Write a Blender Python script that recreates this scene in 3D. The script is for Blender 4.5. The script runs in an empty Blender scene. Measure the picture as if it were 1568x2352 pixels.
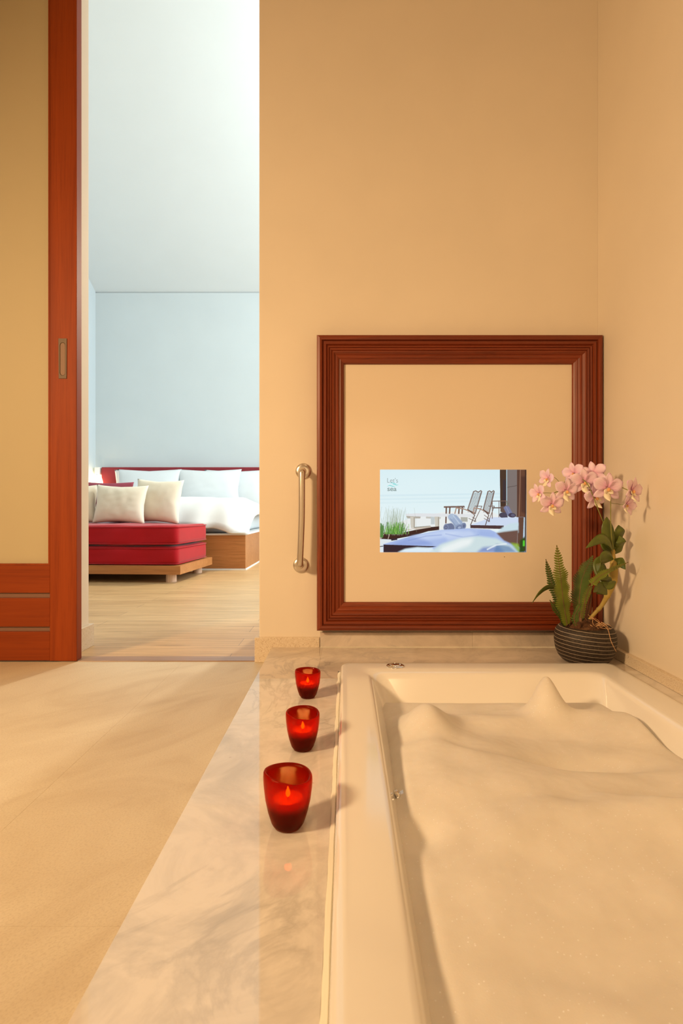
import bpy, bmesh, math, random
import numpy as np
from mathutils import Vector, Matrix, noise as mnoise

S = bpy.context.scene
C = S.collection
PI = math.pi
CAMZ = 0.604          # the camera stands 0.6 m above the tile floor, looking level along +Y
F = 1250.0            # focal length in pixels of the 1568x2352 frame

# ------------------------------------------------------------------ camera
cam = bpy.data.cameras.new('camera'); camo = bpy.data.objects.new('camera', cam); C.objects.link(camo)
camo.location = (0, 0, CAMZ); camo.rotation_euler = (PI/2, 0, 0)
cam.sensor_fit = 'VERTICAL'; cam.sensor_height = 36; cam.lens = F/2352*36
cam.shift_x = -11/2352; cam.shift_y = -4/2352
cam.clip_start = 0.02
cam.dof.use_dof = True; cam.dof.focus_distance = 1.75; cam.dof.aperture_fstop = 9.0
S.camera = camo
# ------------------------------------------------------------------ world, lights, exposure
S.view_settings.view_transform = 'Standard'; S.view_settings.look = 'None'
S.view_settings.gamma = 1; S.view_settings.exposure = 0.0
w = bpy.data.worlds.new('world'); S.world = w; w.use_nodes = True
w.node_tree.nodes['Background'].inputs[0].default_value = (0.8, 0.9, 1, 1)
w.node_tree.nodes['Background'].inputs[1].default_value = 0.3

def area(name, loc, target, sx, sy, power, col, spread=180):
    l = bpy.data.lights.new(name, 'AREA'); l.shape = 'RECTANGLE'; l.size = sx; l.size_y = sy
    l.energy = power; l.color = col; l.spread = math.radians(spread)
    o = bpy.data.objects.new(name, l); C.objects.link(o); o.location = loc
    o.rotation_euler = (Vector(target)-Vector(loc)).to_track_quat('-Z', 'Y').to_euler()
    return o
WARM = (1.0, 0.665, 0.35)
# wall lamp left of the photographer, added warm fills, bedroom window daylight and spotlight
area('vanity_lamp', (-2.4, -0.30, 1.82), (0.3, 1.9, 0.15), 0.36, 0.36, 35.5, WARM, 108)
area('ceiling_fill', (-1.3, 0.7, 2.95), (-1.2, 0.9, 0), 0.5, 0.5, 1.5, WARM, 95)  # added overhead fill for the floor and lower walls, no known fixture
area('ceiling_fill', (0.35, 0.6, 2.95), (0.35, 0.8, 0), 0.5, 0.5, 2.4, WARM, 90)  # added overhead fill above the tub and foam
area('rear_fill', (0.0, -2.1, 1.1), (0.1, 2.0, 0.6), 1.6, 1.0, 11, WARM)  # unseen warm fill from behind the camera, no window there
area('bedroom_window_light', (3.35, 4.9, 2.0), (-3.0, 5.2, 1.0), 2.6, 3.0, 235, (0.80, 0.96, 1.07))
area('bedroom_spotlight', (0.20, 5.6, 2.9), (-0.9, 2.6, 0), 0.12, 0.12, 75, (1.0, 0.90, 0.70))
area('bedroom_ceiling_fill', (1.9, 4.2, 3.4), (-0.2, 5.6, 5.2), 1.5, 1.0, 95, (0.86, 0.98, 1.03))  # added fill turned upward to brighten the bedroom ceiling

# ------------------------------------------------------------------ helpers
def link(o, parent=None):
    C.objects.link(o)
    if parent is not None: o.parent = parent
    return o
def tag(o, label=None, cat=None, group=None, kind=None):
    if label: o['label'] = label
    if cat: o['category'] = cat
    if group: o['group'] = group
    if kind: o['kind'] = kind
    return o
def empty(name, loc=(0,0,0), rz=0):
    o = bpy.data.objects.new(name, None); C.objects.link(o); o.location = loc; o.rotation_euler = (0,0,rz)
    o.empty_display_size = 0.05
    return o
def obj(name, bm, mats, parent=None, smooth=False, loc=None, bevel=0, bseg=2, solid=0, subsurf=0, angle=None):
    me = bpy.data.meshes.new(name)
    bmesh.ops.recalc_face_normals(bm, faces=bm.faces)
    bm.to_mesh(me); bm.free()
    if not isinstance(mats, (list, tuple)): mats = [mats]
    for m in mats: me.materials.append(m)
    o = bpy.data.objects.new(name, me); link(o, parent)
    if loc: o.location = loc
    if smooth:
        for p in me.polygons: p.use_smooth = True
        if angle:
            me.set_sharp_from_angle(angle=math.radians(angle))
    if solid:
        md = o.modifiers.new('solid', 'SOLIDIFY'); md.thickness = solid; md.offset = 0
    if bevel:
        md = o.modifiers.new('bevel', 'BEVEL'); md.width = bevel; md.segments = bseg; md.limit_method = 'ANGLE'
        md.harden_normals = False
    if subsurf:
        md = o.modifiers.new('sub', 'SUBSURF'); md.levels = subsurf; md.render_levels = subsurf
    return o
def box(bm, x0, x1, y0, y1, z0, z1, mi=0):
    v = [bm.verts.new(p) for p in ((x0,y0,z0),(x1,y0,z0),(x1,y1,z0),(x0,y1,z0),(x0,y0,z1),(x1,y0,z1),(x1,y1,z1),(x0,y1,z1))]
    for f in ((0,3,2,1),(4,5,6,7),(0,1,5,4),(1,2,6,5),(2,3,7,6),(3,0,4,7)):
        bm.faces.new([v[i] for i in f]).material_index = mi
    return v
def prism(bm, pts, z0, z1, mi=0):
    a = [bm.verts.new((x,y,z0)) for x,y in pts]; b = [bm.verts.new((x,y,z1)) for x,y in pts]
    n = len(pts)
    bm.faces.new(a[::-1]).material_index = mi; bm.faces.new(b).material_index = mi
    for i in range(n): bm.faces.new((a[i],a[(i+1)%n],b[(i+1)%n],b[i])).material_index = mi
def boxobj(name, x0, x1, y0, y1, z0, z1, m, parent=None, bevel=0, **k):
    bm = bmesh.new(); box(bm, x0,x1,y0,y1,z0,z1); return obj(name, bm, m, parent, bevel=bevel, **k)
def lathe(bm, prof, seg=48, cx=0, cy=0, wob=None, cap0=True, cap1=False, mi=0):
    rings = []
    for k,(r,z) in enumerate(prof):
        ring = []
        for i in range(seg):
            a = 2*PI*i/seg
            rr, zz = (r,z) if wob is None else wob(a, r, z, k)
            ring.append(bm.verts.new((cx+rr*math.cos(a), cy+rr*math.sin(a), zz)))
        rings.append(ring)
    for A,B in zip(rings, rings[1:]):
        for i in range(seg):
            bm.faces.new((A[i],A[(i+1)%seg],B[(i+1)%seg],B[i])).material_index = mi
    if cap0: bm.faces.new(rings[0][::-1]).material_index = mi
    if cap1: bm.faces.new(rings[-1]).material_index = mi
def catmull(pts, n=8):
    P = [Vector(p) for p in pts]
    if len(P) < 3:
        return [P[0].lerp(P[1], i/n) for i in range(n+1)]
    Q = [2*P[0]-P[1]] + P + [2*P[-1]-P[-2]]
    out = []
    for i in range(1, len(Q)-2):
        a,b,c,d = Q[i-1],Q[i],Q[i+1],Q[i+2]
        for k in range(n):
            t = k/n
            out.append(0.5*((2*b)+(c-a)*t+(2*a-5*b+4*c-d)*t*t+(3*b-a-3*c+d)*t**3))
    out.append(P[-1]); return out
def tube(bm, path, rad, seg=8, mi=0):
    n = len(path); up = None; rings = []
    for i,p in enumerate(path):
        t = (path[min(i+1,n-1)]-path[max(i-1,0)]).normalized()
        if up is None:
            up = t.orthogonal().normalized()
        up = (up - t*up.dot(t)).normalized()
        s = t.cross(up)
        r = rad(i/(n-1)) if callable(rad) else rad
        rings.append([bm.verts.new(p + (up*math.cos(2*PI*k/seg)+s*math.sin(2*PI*k/seg))*r) for k in range(seg)])
    for A,B in zip(rings, rings[1:]):
        for k in range(seg): bm.faces.new((A[k],A[(k+1)%seg],B[(k+1)%seg],B[k])).material_index = mi
    bm.faces.new(rings[0][::-1]).material_index = mi; bm.faces.new(rings[-1]).material_index = mi
def P(px, py, d):      # a point of the place, d metres in front of the camera
    return Vector(((px-795)*d/F, d, CAMZ-(py-1172)*d/F))

# ------------------------------------------------------------------ materials
def base(name, col=(.8,.8,.8), rough=.5, metal=0, **k):
    m = bpy.data.materials.new(name); m.use_nodes = True
    b = m.node_tree.nodes['Principled BSDF']
    b.inputs['Base Color'].default_value = (*col, 1); b.inputs['Roughness'].default_value = rough
    b.inputs['Metallic'].default_value = metal
    for a,v in k.items(): b.inputs[a.replace('_',' ')].default_value = v
    return m
class NT:
    def __init__(s, m): s.t = m.node_tree; s.n = s.t.nodes; s.b = s.n.get('Principled BSDF')
    def new(s, typ, **k):
        x = s.n.new(typ)
        for a,v in k.items(): setattr(x, a, v)
        return x
    def l(s, a, b): s.t.links.new(a, b)
    def coord(s, scale=(1,1,1), rot=(0,0,0), loc=(0,0,0), kind='Object'):
        c = s.new('ShaderNodeTexCoord'); mp = s.new('ShaderNodeMapping')
        mp.inputs['Scale'].default_value = scale; mp.inputs['Rotation'].default_value = rot; mp.inputs['Location'].default_value = loc
        s.l(c.outputs[kind], mp.inputs[0]); return mp.outputs[0]
    def coordt(s, size=(1,1,1), rot=0, loc=(0,0,0)):      # grain stretched along a turned axis
        c = s.new('ShaderNodeTexCoord'); mp = s.new('ShaderNodeMapping', vector_type='TEXTURE')
        mp.inputs['Scale'].default_value = size; mp.inputs['Rotation'].default_value = (0,0,rot); mp.inputs['Location'].default_value = loc
        s.l(c.outputs['Object'], mp.inputs[0]); return mp.outputs[0]
    def noise(s, vec, scale, detail=4, rough=.5, dist=0):
        n = s.new('ShaderNodeTexNoise'); n.inputs['Scale'].default_value = scale; n.inputs['Detail'].default_value = detail
        n.inputs['Roughness'].default_value = rough; n.inputs['Distortion'].default_value = dist
        s.l(vec, n.inputs['Vector']); return n.outputs['Fac']
    def ramp(s, fac, stops):
        r = s.new('ShaderNodeValToRGB'); e = r.color_ramp.elements
        while len(e) < len(stops): e.new(0.5)
        for q,(p,c) in zip(e, stops): q.position = p; q.color = (*c, 1) if len(c)==3 else c
        s.l(fac, r.inputs[0]); return r.outputs[0]
    def mix(s, fac, a, b, mode='MIX'):
        m = s.new('ShaderNodeMixRGB', blend_type=mode)
        for i,v in ((0,fac),(1,a),(2,b)):
            if isinstance(v, (int,float)): m.inputs[i].default_value = v
            elif isinstance(v, tuple): m.inputs[i].default_value = (*v, 1)
            else: s.l(v, m.inputs[i])
        return m.outputs[0]
    def math(s, op, a, b=0, c=0):
        m = s.new('ShaderNodeMath', operation=op)
        for i,v in enumerate((a,b,c)):
            if isinstance(v,(int,float)): m.inputs[i].default_value = v
            else: s.l(v, m.inputs[i])
        return m.outputs[0]
    def bump(s, h, strength=.2, dist=.002):
        b = s.new('ShaderNodeBump'); b.inputs['Strength'].default_value = strength; b.inputs['Distance'].default_value = dist
        s.l(h, b.inputs['Height']); s.l(b.outputs[0], s.b.inputs['Normal']); return b
def plaster(name, col, var=.04, rough=.75):
    m = base(name, col, rough); t = NT(m); v = t.coord()
    n = t.noise(v, 2.5, 3)
    d = tuple(c*(1-var) for c in col); u = tuple(min(1,c*(1+var)) for c in col)
    t.l(t.ramp(n, [(.3,d),(.7,u)]), t.b.inputs['Base Color'])
    t.bump(t.noise(v, 60, 4), .15, .001); return m
def wood(name, c0, c1, axis='z', rough=.35, scale=1, coat=0.0, lines=1.0, spec=.4):
    m = base(name, c0, rough); t = NT(m)
    st = {'x':(.035,1,1),'y':(1,.035,1),'z':(1,1,.035)}[axis]
    v = t.coord(scale=tuple(q*scale for q in st))
    n1 = t.noise(v, 14, 5, .6, 1.2)
    n2 = t.noise(v, 120, 3, .6)
    n3 = t.noise(v, 3, 2, .5, .6)
    a = t.ramp(n1, [(.32,c0),(.66,c1)])
    dk = tuple(q*.45 for q in c0)
    b = t.mix(t.math('MULTIPLY', t.ramp(n2, [(.36,(1,1,1)),(.5,(0,0,0))]), .5*lines), a, dk)
    c = t.mix(t.math('MULTIPLY', n3, .35), b, tuple(min(1,q*1.25) for q in c1))
    t.l(c, t.b.inputs['Base Color'])
    t.b.inputs['Specular IOR Level'].default_value = spec; t.b.inputs['Coat Weight'].default_value = coat; t.b.inputs['Coat Roughness'].default_value = .25
    t.bump(n2, .12, .001); return m
def fabric(name, col, rough=.9, sheen=.3, weave=500, var=.05, bump=.15):
    m = base(name, col, rough); t = NT(m); v = t.coord()
    n = t.noise(v, 9, 3)
    t.l(t.ramp(n, [(.3,tuple(c*(1-var) for c in col)),(.7,tuple(min(1,c*(1+var)) for c in col))]), t.b.inputs['Base Color'])
    t.b.inputs['Specular IOR Level'].default_value = .2; t.b.inputs['Sheen Weight'].default_value = sheen; t.b.inputs['Sheen Roughness'].default_value = .4
    t.bump(t.noise(v, weave, 2), bump, .001); return m

M = {}
M['wall'] = plaster('warm_cream_plaster', (.80,.71,.58), .025)
M['bed_wall'] = plaster('pale_plaster', (.60,.66,.68), .015, .85)
M['bed_ceiling'] = plaster('white_ceiling_paint', (.70,.74,.745), .01, .85)
M['door_wood'] = wood('orange_teak', (.20,.030,.003), (.32,.055,.006), 'z', .55, 1.3, .0, .5, spec=.2)
M['door_wood_x'] = wood('orange_teak_rail', (.20,.030,.003), (.30,.052,.006), 'x', .55, 1.0, .0, .5, spec=.2)
M['frame_z'] = wood('red_brown_teak_upright', (.11,.016,.003), (.23,.038,.007), 'z', .42, 1.6, .1)
M['frame_x'] = wood('red_brown_teak_rail', (.11,.016,.003), (.23,.038,.007), 'x', .42, 1.6, .1)
M['bed_wood'] = wood('oak_veneer', (.36,.135,.036), (.47,.20,.062), 'x', .5, 1)
M['leg_wood'] = wood('pale_beech', (.66,.42,.27), (.74,.5,.34), 'z', .5, 1)
M['chrome'] = base('polished_chrome', (.75,.74,.72), .12, 1)
M['steel'] = base('brushed_steel', (.68,.62,.54), .3, 1)
M['brass'] = base('antique_brass', (.085,.045,.014), .5, .2)
M['dark'] = base('dark_recess', (.05,.03,.02), .6)
M['acrylic'] = base('white_acrylic', (.83,.80,.74), .16, 0, Coat_Weight=.4, Coat_Roughness=.08)
M['caulk'] = plaster('old_sealant', (.85,.80,.66), .15, .6)
M['red_fabric'] = fabric('red_velour', (.37,.006,.012), .85, .22)
M['maroon'] = fabric('maroon_upholstery', (.28,.035,.045), .8, .1)
M['beige'] = fabric('beige_linen', (.74,.69,.57), .9, .2, 350, .04, .3)
M['linen'] = fabric('white_bed_linen', (.74,.78,.80), .85, .15, 300, .01, .08)
M['white_skirt'] = base('white_paint', (.8,.8,.78), .5)
M['glow'] = base('lit_lamp_glass', (1,.9,.7), .5); NT(M['glow']).b.inputs['Emission Color'].default_value = (1,.78,.42,1); NT(M['glow']).b.inputs['Emission Strength'].default_value = 9

def terrazzo():
    m = base('speckled_composite', (.72,.6,.45), .5); t = NT(m); v = t.coord()
    n = t.noise(v, 260, 3, .6)
    c = t.ramp(n, [(.30,(.38,.24,.13)),(.40,(.70,.58,.43)),(.60,(.74,.63,.48)),(.72,(.86,.78,.66))])
    t.l(c, t.b.inputs['Base Color']); t.bump(n, .1, .001); return m
M['terrazzo'] = terrazzo()
def marble(name, loc, tint, rough):
    m = base(name, tint, rough); t = NT(m)
    v = t.coordt((1.12,1,1), .8, loc)
    n = t.noise(v, 3.2, 9, .6, 1.4)
    vein = t.ramp(t.math('ABSOLUTE', t.math('SUBTRACT', n, .5)), [(0,(1,1,1)),(.006,(.75,.75,.75)),(.030,(.0,.0,.0))])
    msk = t.ramp(t.noise(v, 2.1, 3), [(.46,(0,0,0)),(.66,(1,1,1))])
    cloud = t.ramp(t.noise(v, 5.5, 8, .66, .8), [(.33,tuple(q*.74 for q in tint)),(.47,tuple(q*.88 for q in tint)),(.58,tint)])
    bl = t.ramp(t.noise(v, 13, 8, .7, 1.0), [(.60,(0,0,0)),(.80,(1,1,1))])
    c = t.mix(t.math('MULTIPLY', vein, t.math('MULTIPLY', msk, .52)), cloud, (.30,.27,.25))
    c = t.mix(t.math('MULTIPLY', bl, .30), c, (.42,.37,.33))
    fl = t.noise(v, 46, 4, .7); c = t.mix(t.math('MULTIPLY', t.ramp(fl, [(.70,(0,0,0)),(.76,(1,1,1))]), .55), c, (.36,.27,.22))
    t.l(c, t.b.inputs['Base Color'])
    t.b.inputs['Specular IOR Level'].default_value = .85
    return m
M['marble_a'] = marble('polished_marble', (0.3,.2,0), (.79,.735,.665), .035)
M['marble_b'] = marble('polished_marble_rosy', (2.1,3.7,1), (.68,.58,.48), .05)
def stone_tile():
    m = base('beige_stone_tile', (.6,.5,.38), .55); t = NT(m)
    v = t.coordt((2.4,1,1), .86)
    n = t.noise(v, 4.5, 8, .6, 1.2)
    n2 = t.noise(t.coordt((1.5,1,1), .86), 330, 4, .75)
    c = t.ramp(n, [(.30,(.56,.455,.31)),(.48,(.645,.55,.395)),(.62,(.68,.59,.43)),(.72,(.72,.635,.48))])
    c = t.mix(t.math('MULTIPLY', t.ramp(n2, [(.36,(1,1,1)),(.52,(0,0,0))]), .34), c, (.38,.28,.18))
    ln = t.noise(t.coordt((5,1,1), .86, (.3,.1,0)), 11, 6, .6, .8)
    c = t.mix(t.math('MULTIPLY', t.ramp(ln, [(.60,(0,0,0)),(.70,(1,1,1))]), .22), c, (.46,.34,.22))
    t.l(c, t.b.inputs['Base Color']); t.bump(n2, .25, .001)
    return m
M['tile'] = stone_tile()
M['grout'] = base('pale_grout', (.80,.70,.54), .8)
def plank_floor():
    m = base('oak_planks', (.5,.36,.22), .38); t = NT(m)
    v = t.coord()
    br = t.new('ShaderNodeTexBrick'); br.offset = .37
    br.inputs['Scale'].default_value = 1; br.inputs['Brick Width'].default_value = 1.3; br.inputs['Row Height'].default_value = .135
    br.inputs['Mortar Size'].default_value = .0012
    br.inputs['Color1'].default_value = (.63,.42,.205,1); br.inputs['Color2'].default_value = (.56,.365,.175,1); br.inputs['Mortar'].default_value = (.25,.16,.09,1)
    t.l(v, br.inputs['Vector'])
    gv = t.coord(scale=(.07,1,1))
    g = t.noise(gv, 34, 6, .65, 1.0)
    gg = t.ramp(g, [(.34,(.76,.70,.64)),(.6,(1.05,1.03,1))])
    c = t.mix(1.0, br.outputs['Color'], gg, 'MULTIPLY')
    t.l(c, t.b.inputs['Base Color']); t.bump(g, .05, .001); return m
M['planks'] = plank_floor()

# ------------------------------------------------------------------ room shell
WY = 2.175                                    # face of the bathroom wall with the television
def struct(name, bm, m, **k): o = obj(name, bm, m, **k); o['kind'] = 'structure'; return o
bm = bmesh.new()
box(bm, -3, -.290, -2.2, 2.172, -.06, -.0004, 1)
xe = [-3.0, -2.719, -2.029, -1.339, -.649, -.2905]; ye = [-2.2, -1.97, -1.28, -.59, .10, .79, 1.481, 2.172]
for a,b in zip(xe, xe[1:]):
    for c,d in zip(ye, ye[1:]):
        box(bm, a+.0002, b-.0002, c+.0002, d-.0002, -.02, 0, 0)
struct('floor', bm, [M['tile'], M['grout']])
bm = bmesh.new(); box(bm, -3.5, 3.5, 2.215, 7.6, -.06, 0)
struct('floor', bm, M['planks'])
bm = bmesh.new(); box(bm, -1.144, -.362, 2.172, 2.24, -.05, .0035)
struct('trim_1', bm, wood('threshold_wood', (.26,.15,.09), (.36,.22,.14), 'x', .28), bevel=.002)

bm = bmesh.new(); box(bm, -.348, 1.09, WY, 2.50, -.5, 3.0)
box(bm, -.3485, .3, 2.40, 2.95, -.05, 6.2); box(bm, -.348, 3.5, 2.40, 2.50, 3.0, 6.2); box(bm, 1.09, 3.5, 2.40, 2.50, -.5, 3.0)  # first box: unseen wall return, extended to block window light from the jamb
struct('wall_back', bm, M['wall'], bevel=.004)
bm = bmesh.new(); box(bm, -3.1, -1.144, 2.232, 2.42, -.06, 3.0)
box(bm, -3.5, -.35, 2.40, 2.50, 3.02, 6.2); box(bm, -3.6, -3.1, 2.30, 2.42, -.06, 3.0)
struct('wall_back', bm, M['wall'], bevel=.004)
bm = bmesh.new(); box(bm, 1.004, 1.104, -2.2, WY-.0005, -.5, 3.0); struct('wall_right', bm, M['wall'])
bm = bmesh.new(); box(bm, -3.1, -3.0, -2.2, 2.232, -.06, 3.0); struct('wall_left', bm, M['wall'])
bm = bmesh.new(); box(bm, -3.1, 1.09, -2.3, -2.2, -.5, 3.0); struct('wall_front', bm, M['wall'])
bm = bmesh.new(); box(bm, -3.1, 1.09, -2.3, 2.50, 3.0, 3.1); struct('ceiling', bm, M['wall'])
# bedroom shell
bm = bmesh.new(); box(bm, -3.6, 3.6, 7.6, 7.7, -.06, 3.64); struct('wall_back', bm, M['bed_wall'])
bm = bmesh.new(); box(bm, -3.6, -3.5, 2.42, 7.6, -.06, 6.4); struct('wall_left', bm, M['bed_wall'])
bm = bmesh.new()
box(bm, 3.5, 3.6, 2.42, 7.6, -.06, 6.4)
struct('wall_right', bm, M['bed_wall'])
bm = bmesh.new()
z7, z2 = 3.64, 3.64+5.3*.48
pts = [(-3.6,7.7,z7-.03),(3.6,7.7,z7-.03),(3.6,2.3,z2),(-3.6,2.3,z2)]
a = [bm.verts.new(p) for p in pts]; b = [bm.verts.new((p[0],p[1],p[2]+.1)) for p in pts]
bm.faces.new(a); bm.faces.new(b[::-1])
for i in range(4): bm.faces.new((a[i],a[(i+1)%4],b[(i+1)%4],b[i]))
struct('ceiling', bm, M['bed_ceiling'])
# skirtings
bm = bmesh.new(); prism(bm, [(-.364,2.160),(-.106,2.160),(-.106,WY-.0005),(-.3490,WY-.0005),(-.3490,2.95),(-.364,2.95)], 0, .098)
struct('baseboard_back', bm, M['terrazzo'], bevel=.0015)
bm = bmesh.new(); prism(bm, [(-1.1435,2.231),(-1.128,2.231),(-1.128,2.436),(-2.2,2.436),(-2.2,2.421),(-1.1435,2.421)], 0, .098)
struct('baseboard_left', bm, M['terrazzo'], bevel=.0015)
bm = bmesh.new(); box(bm, .984, 1.0035, -2.2, 2.158, .0605, .098)
struct('baseboard_right', bm, M['terrazzo'], bevel=.0015)
bm = bmesh.new()
for a,b in ((-.104,.4998),(.5002,.9835)): box(bm, a, b, 2.159, WY-.0005, .0602, .119)
struct('trim_2', bm, M['marble_b'], bevel=.0006)
bm = bmesh.new(); box(bm, -.104, .9835, 2.1560, 2.1588, .0602, .0622)
struct('trim_3', bm, M['caulk'])
# marble surround of the tub
bm = bmesh.new()
zt, zb = .060, -.02
prism(bm, [(-.295,-2.2),(-.028,-2.2),(-.028,1.7599),(-.295,1.7599)], zb, zt, 0)
prism(bm, [(-.295,1.7601),(-.0951,1.7601),(-.0951,2.174),(-.295,2.174)], zb, zt, 1)
prism(bm, [(-.0949,1.7601),(-.028,1.7601),(-.028,1.846),(.4999,1.846),(.4999,2.174),(-.0949,2.174)], zb, zt, 1)
prism(bm, [(.5001,1.846),(1.0025,1.8455),(1.0025,2.174),(.5001,2.174)], zb, zt, 1)
prism(bm, [(.908,-2.2),(1.0025,-2.2),(1.0025,1.845),(.908,1.845)], zb, zt, 0)
prism(bm, [(-.027,-2.2),(.907,-2.2),(.907,-.03),(-.027,-.03)], zb, zt, 0)
struct('tub_surround', bm, [M['marble_a'], M['marble_b']], bevel=.0004, bseg=1)

# ------------------------------------------------------------------ sliding door
door = empty('door_1', (-1.6, 2.188, 0)); tag(door, 'teak framed sliding door with frosted glass beside the bedroom opening', None, None, 'structure')
def rel(o, parent):     # keep world coordinates when parented to an unrotated empty
    o.location = Vector(o.location) - parent.location; return o
DY0, DY1 = 2.166, 2.208
def dp(name, *a, **k): return rel(boxobj(name, *a, parent=door, **k), door)
dp('stile', -1.180, -1.073, DY0, DY1, .004, 2.96, M['door_wood'], bevel=.002)
dp('stile', -2.25, -2.143, DY0, DY1, .004, 2.96, M['door_wood'], bevel=.002)
dp('rail', -2.143, -1.1805, DY0+.002, DY1-.002, .275, .385, M['door_wood_x'], bevel=.0015)
dp('rail', -2.143, -1.1805, DY0+.002, DY1-.002, .140, .254, M['door_wood_x'], bevel=.0015)
dp('rail', -2.143, -1.1805, DY0+.002, DY1-.002, .005, .120, M['door_wood_x'], bevel=.0015)
dp('rail', -2.143, -1.1805, DY0+.002, DY1-.002, 2.85, 2.96, M['door_wood_x'], bevel=.0015)
bm = bmesh.new(); box(bm, -2.143, -1.181, DY0+.013, DY1-.013, .1201, .1399); box(bm, -2.143, -1.181, DY0+.013, DY1-.013, .2541, .2749)
rel(obj('groove_strip', bm, base('grey_brown_strip', (.25,.13,.085), .5), door), door)
gm = base('frosted_glass', (.70,.60,.38), .6); t = NT(gm); t.b.inputs['Transmission Weight'].default_value = .25
t.b.inputs['Specular IOR Level'].default_value = .25
dp('glass_panel', -2.143, -1.181, DY0+.016, DY0+.024, .3855, 2.849, gm)
bm = bmesh.new(); box(bm, -1.187, -1.181, DY0+.002, DY0+.0155, .3855, 2.849); box(bm, -2.143, -1.187, DY0+.003, DY0+.0155, .3855, .391)
rel(obj('glazing_bead', bm, M['door_wood'], door), door)
# flush pull: plate with a rounded slot and a sunk cup
def stadium(cx, cz, w, h, n=10):
    r = w/2; pts = []
    for i in range(n+1): a = PI*i/n; pts.append((cx+r*math.cos(a), cz+h/2-r+r*math.sin(a)))
    for i in range(n+1): a = PI+PI*i/n; pts.append((cx+r*math.cos(a), cz-h/2+r+r*math.sin(a)))
    return pts
bm = bmesh.new()
px0,px1,pz0,pz1 = -1.151,-1.104,1.128,1.287
cx,cz = (px0+px1)/2, (pz0+pz1)/2
st = stadium(cx, cz-.002, .022, .132)
n = len(st)
def yv(pts, y): return [bm.verts.new((x,y,z)) for x,z in pts]
outer = []
for x,z in st:
    dx,dz = x-cx, z-cz
    s = min(((px1-px0)/2)/abs(dx) if abs(dx)>1e-6 else 1e9, ((pz1-pz0)/2)/abs(dz) if abs(dz)>1e-6 else 1e9)
    outer.append((cx+dx*s, cz+dz*s))
o0 = yv(outer, DY0); o1 = yv(outer, DY0-.0025); s1 = yv(st, DY0-.0025); s2 = yv([(cx+(x-cx)*.8, cz+(z-cz)*.97) for x,z in st], DY0-.0004)
for A,B in ((o0,o1),(o1,s1),(s1,s2)):
    for i in range(n): bm.faces.new((A[i],A[(i+1)%n],B[(i+1)%n],B[i]))
pl = rel(obj('flush_pull', bm, M['brass'], door), door); pl['label'] = 'aged brass flush pull'
bm = bmesh.new(); bm.faces.new([bm.verts.new((cx+(x-cx)*.85, DY0-.0006, cz+(z-cz)*.98)) for x,z in st])
cup = obj('pull_recess', bm, base('sunk_brass_cup', (.15,.07,.03), .5, .2), pl, solid=.0006)

# ------------------------------------------------------------------ bathtub
def rrect(x0,x1,y0,y1,r,z,n=8):
    r = max(r, .001); out = []
    for cx,cy,a0 in ((x1-r,y1-r,0),(x0+r,y1-r,PI/2),(x0+r,y0+r,PI),(x1-r,y0+r,1.5*PI)):
        for i in range(n+1):
            a = a0+PI/2*i/n; out.append((cx+r*math.cos(a), cy+r*math.sin(a), z))
    return out
tub = empty('bathtub', (.44, .91, -.36))
tag(tub, 'white rectangular sunken bathtub set in the marble surround and full of foam', 'bathtub')
OX0,OX1,OY0,OY1 = -.018,.897,-.018,1.838
IX0,IX1,IY0,IY1 = .078,.800,.10,1.722
rings = []
def R(o, r, z): rings.append(rrect(OX0+o, OX1-o, OY0+o, OY1-o, r, z))
R(.004,.030,.030); R(.0,.030,.062); R(.0,.030,.078); R(.0012,.029,.0835); R(.0045,.026,.088); R(.009,.023,.0902); R(.02,.02,.0905)
def I(ox, oy, r, z, oyn=None):
    rings.append(rrect(IX0+ox, IX1-ox, IY0+(oyn if oyn is not None else oy), IY1-oy, r, z))
I(-.012,-.014,.035,.0903); I(-.004,-.005,.040,.0885); I(.002,.004,.045,.083); I(.006,.014,.05,.072)
I(.022,.048,.06,.036); I(.036,.082,.07,0.0); I(.052,.125,.08,-.05); I(.09,.20,.10,-.20); I(.11,.25,.11,-.30); I(.15,.30,.12,-.345); I(.22,.40,.12,-.36)
bm = bmesh.new()
VR = [[bm.verts.new(p) for p in r] for r in rings]
n = len(VR[0])
for A,B in zip(VR, VR[1:]):
    for i in range(n): bm.faces.new((A[i],A[(i+1)%n],B[(i+1)%n],B[i]))
bm.faces.new(VR[-1])
rel(obj('tub_shell', bm, M['acrylic'], tub, smooth=True, angle=50), tub)
# sealant bead, uneven, along the left and far outer edge
random.seed(4)
bm = bmesh.new()
path = []
for i in range(150):
    y = -.03+1.845*i/149; path.append((-.0235+.0022*mnoise.noise(Vector((y*9,0,0))), y))
prev = None
for (x,y) in path:
    wv = .0048+.0022*mnoise.noise(Vector((y*22,3,0)))
    v = [bm.verts.new(q) for q in ((x-wv,y,.0600),(x-wv*.5,y,.0640),(x+wv*.6,y,.0650),(x+.006,y,.0605))]
    if prev:
        for i in range(3): bm.faces.new((prev[i],prev[i+1],v[i+1],v[i]))
    prev = v
box(bm, -.0275, -.0185, -.03, 1.815, .03, .0606)
rel(obj('sealant_bead', bm, M['caulk'], tub, smooth=True, angle=40), tub)
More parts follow.
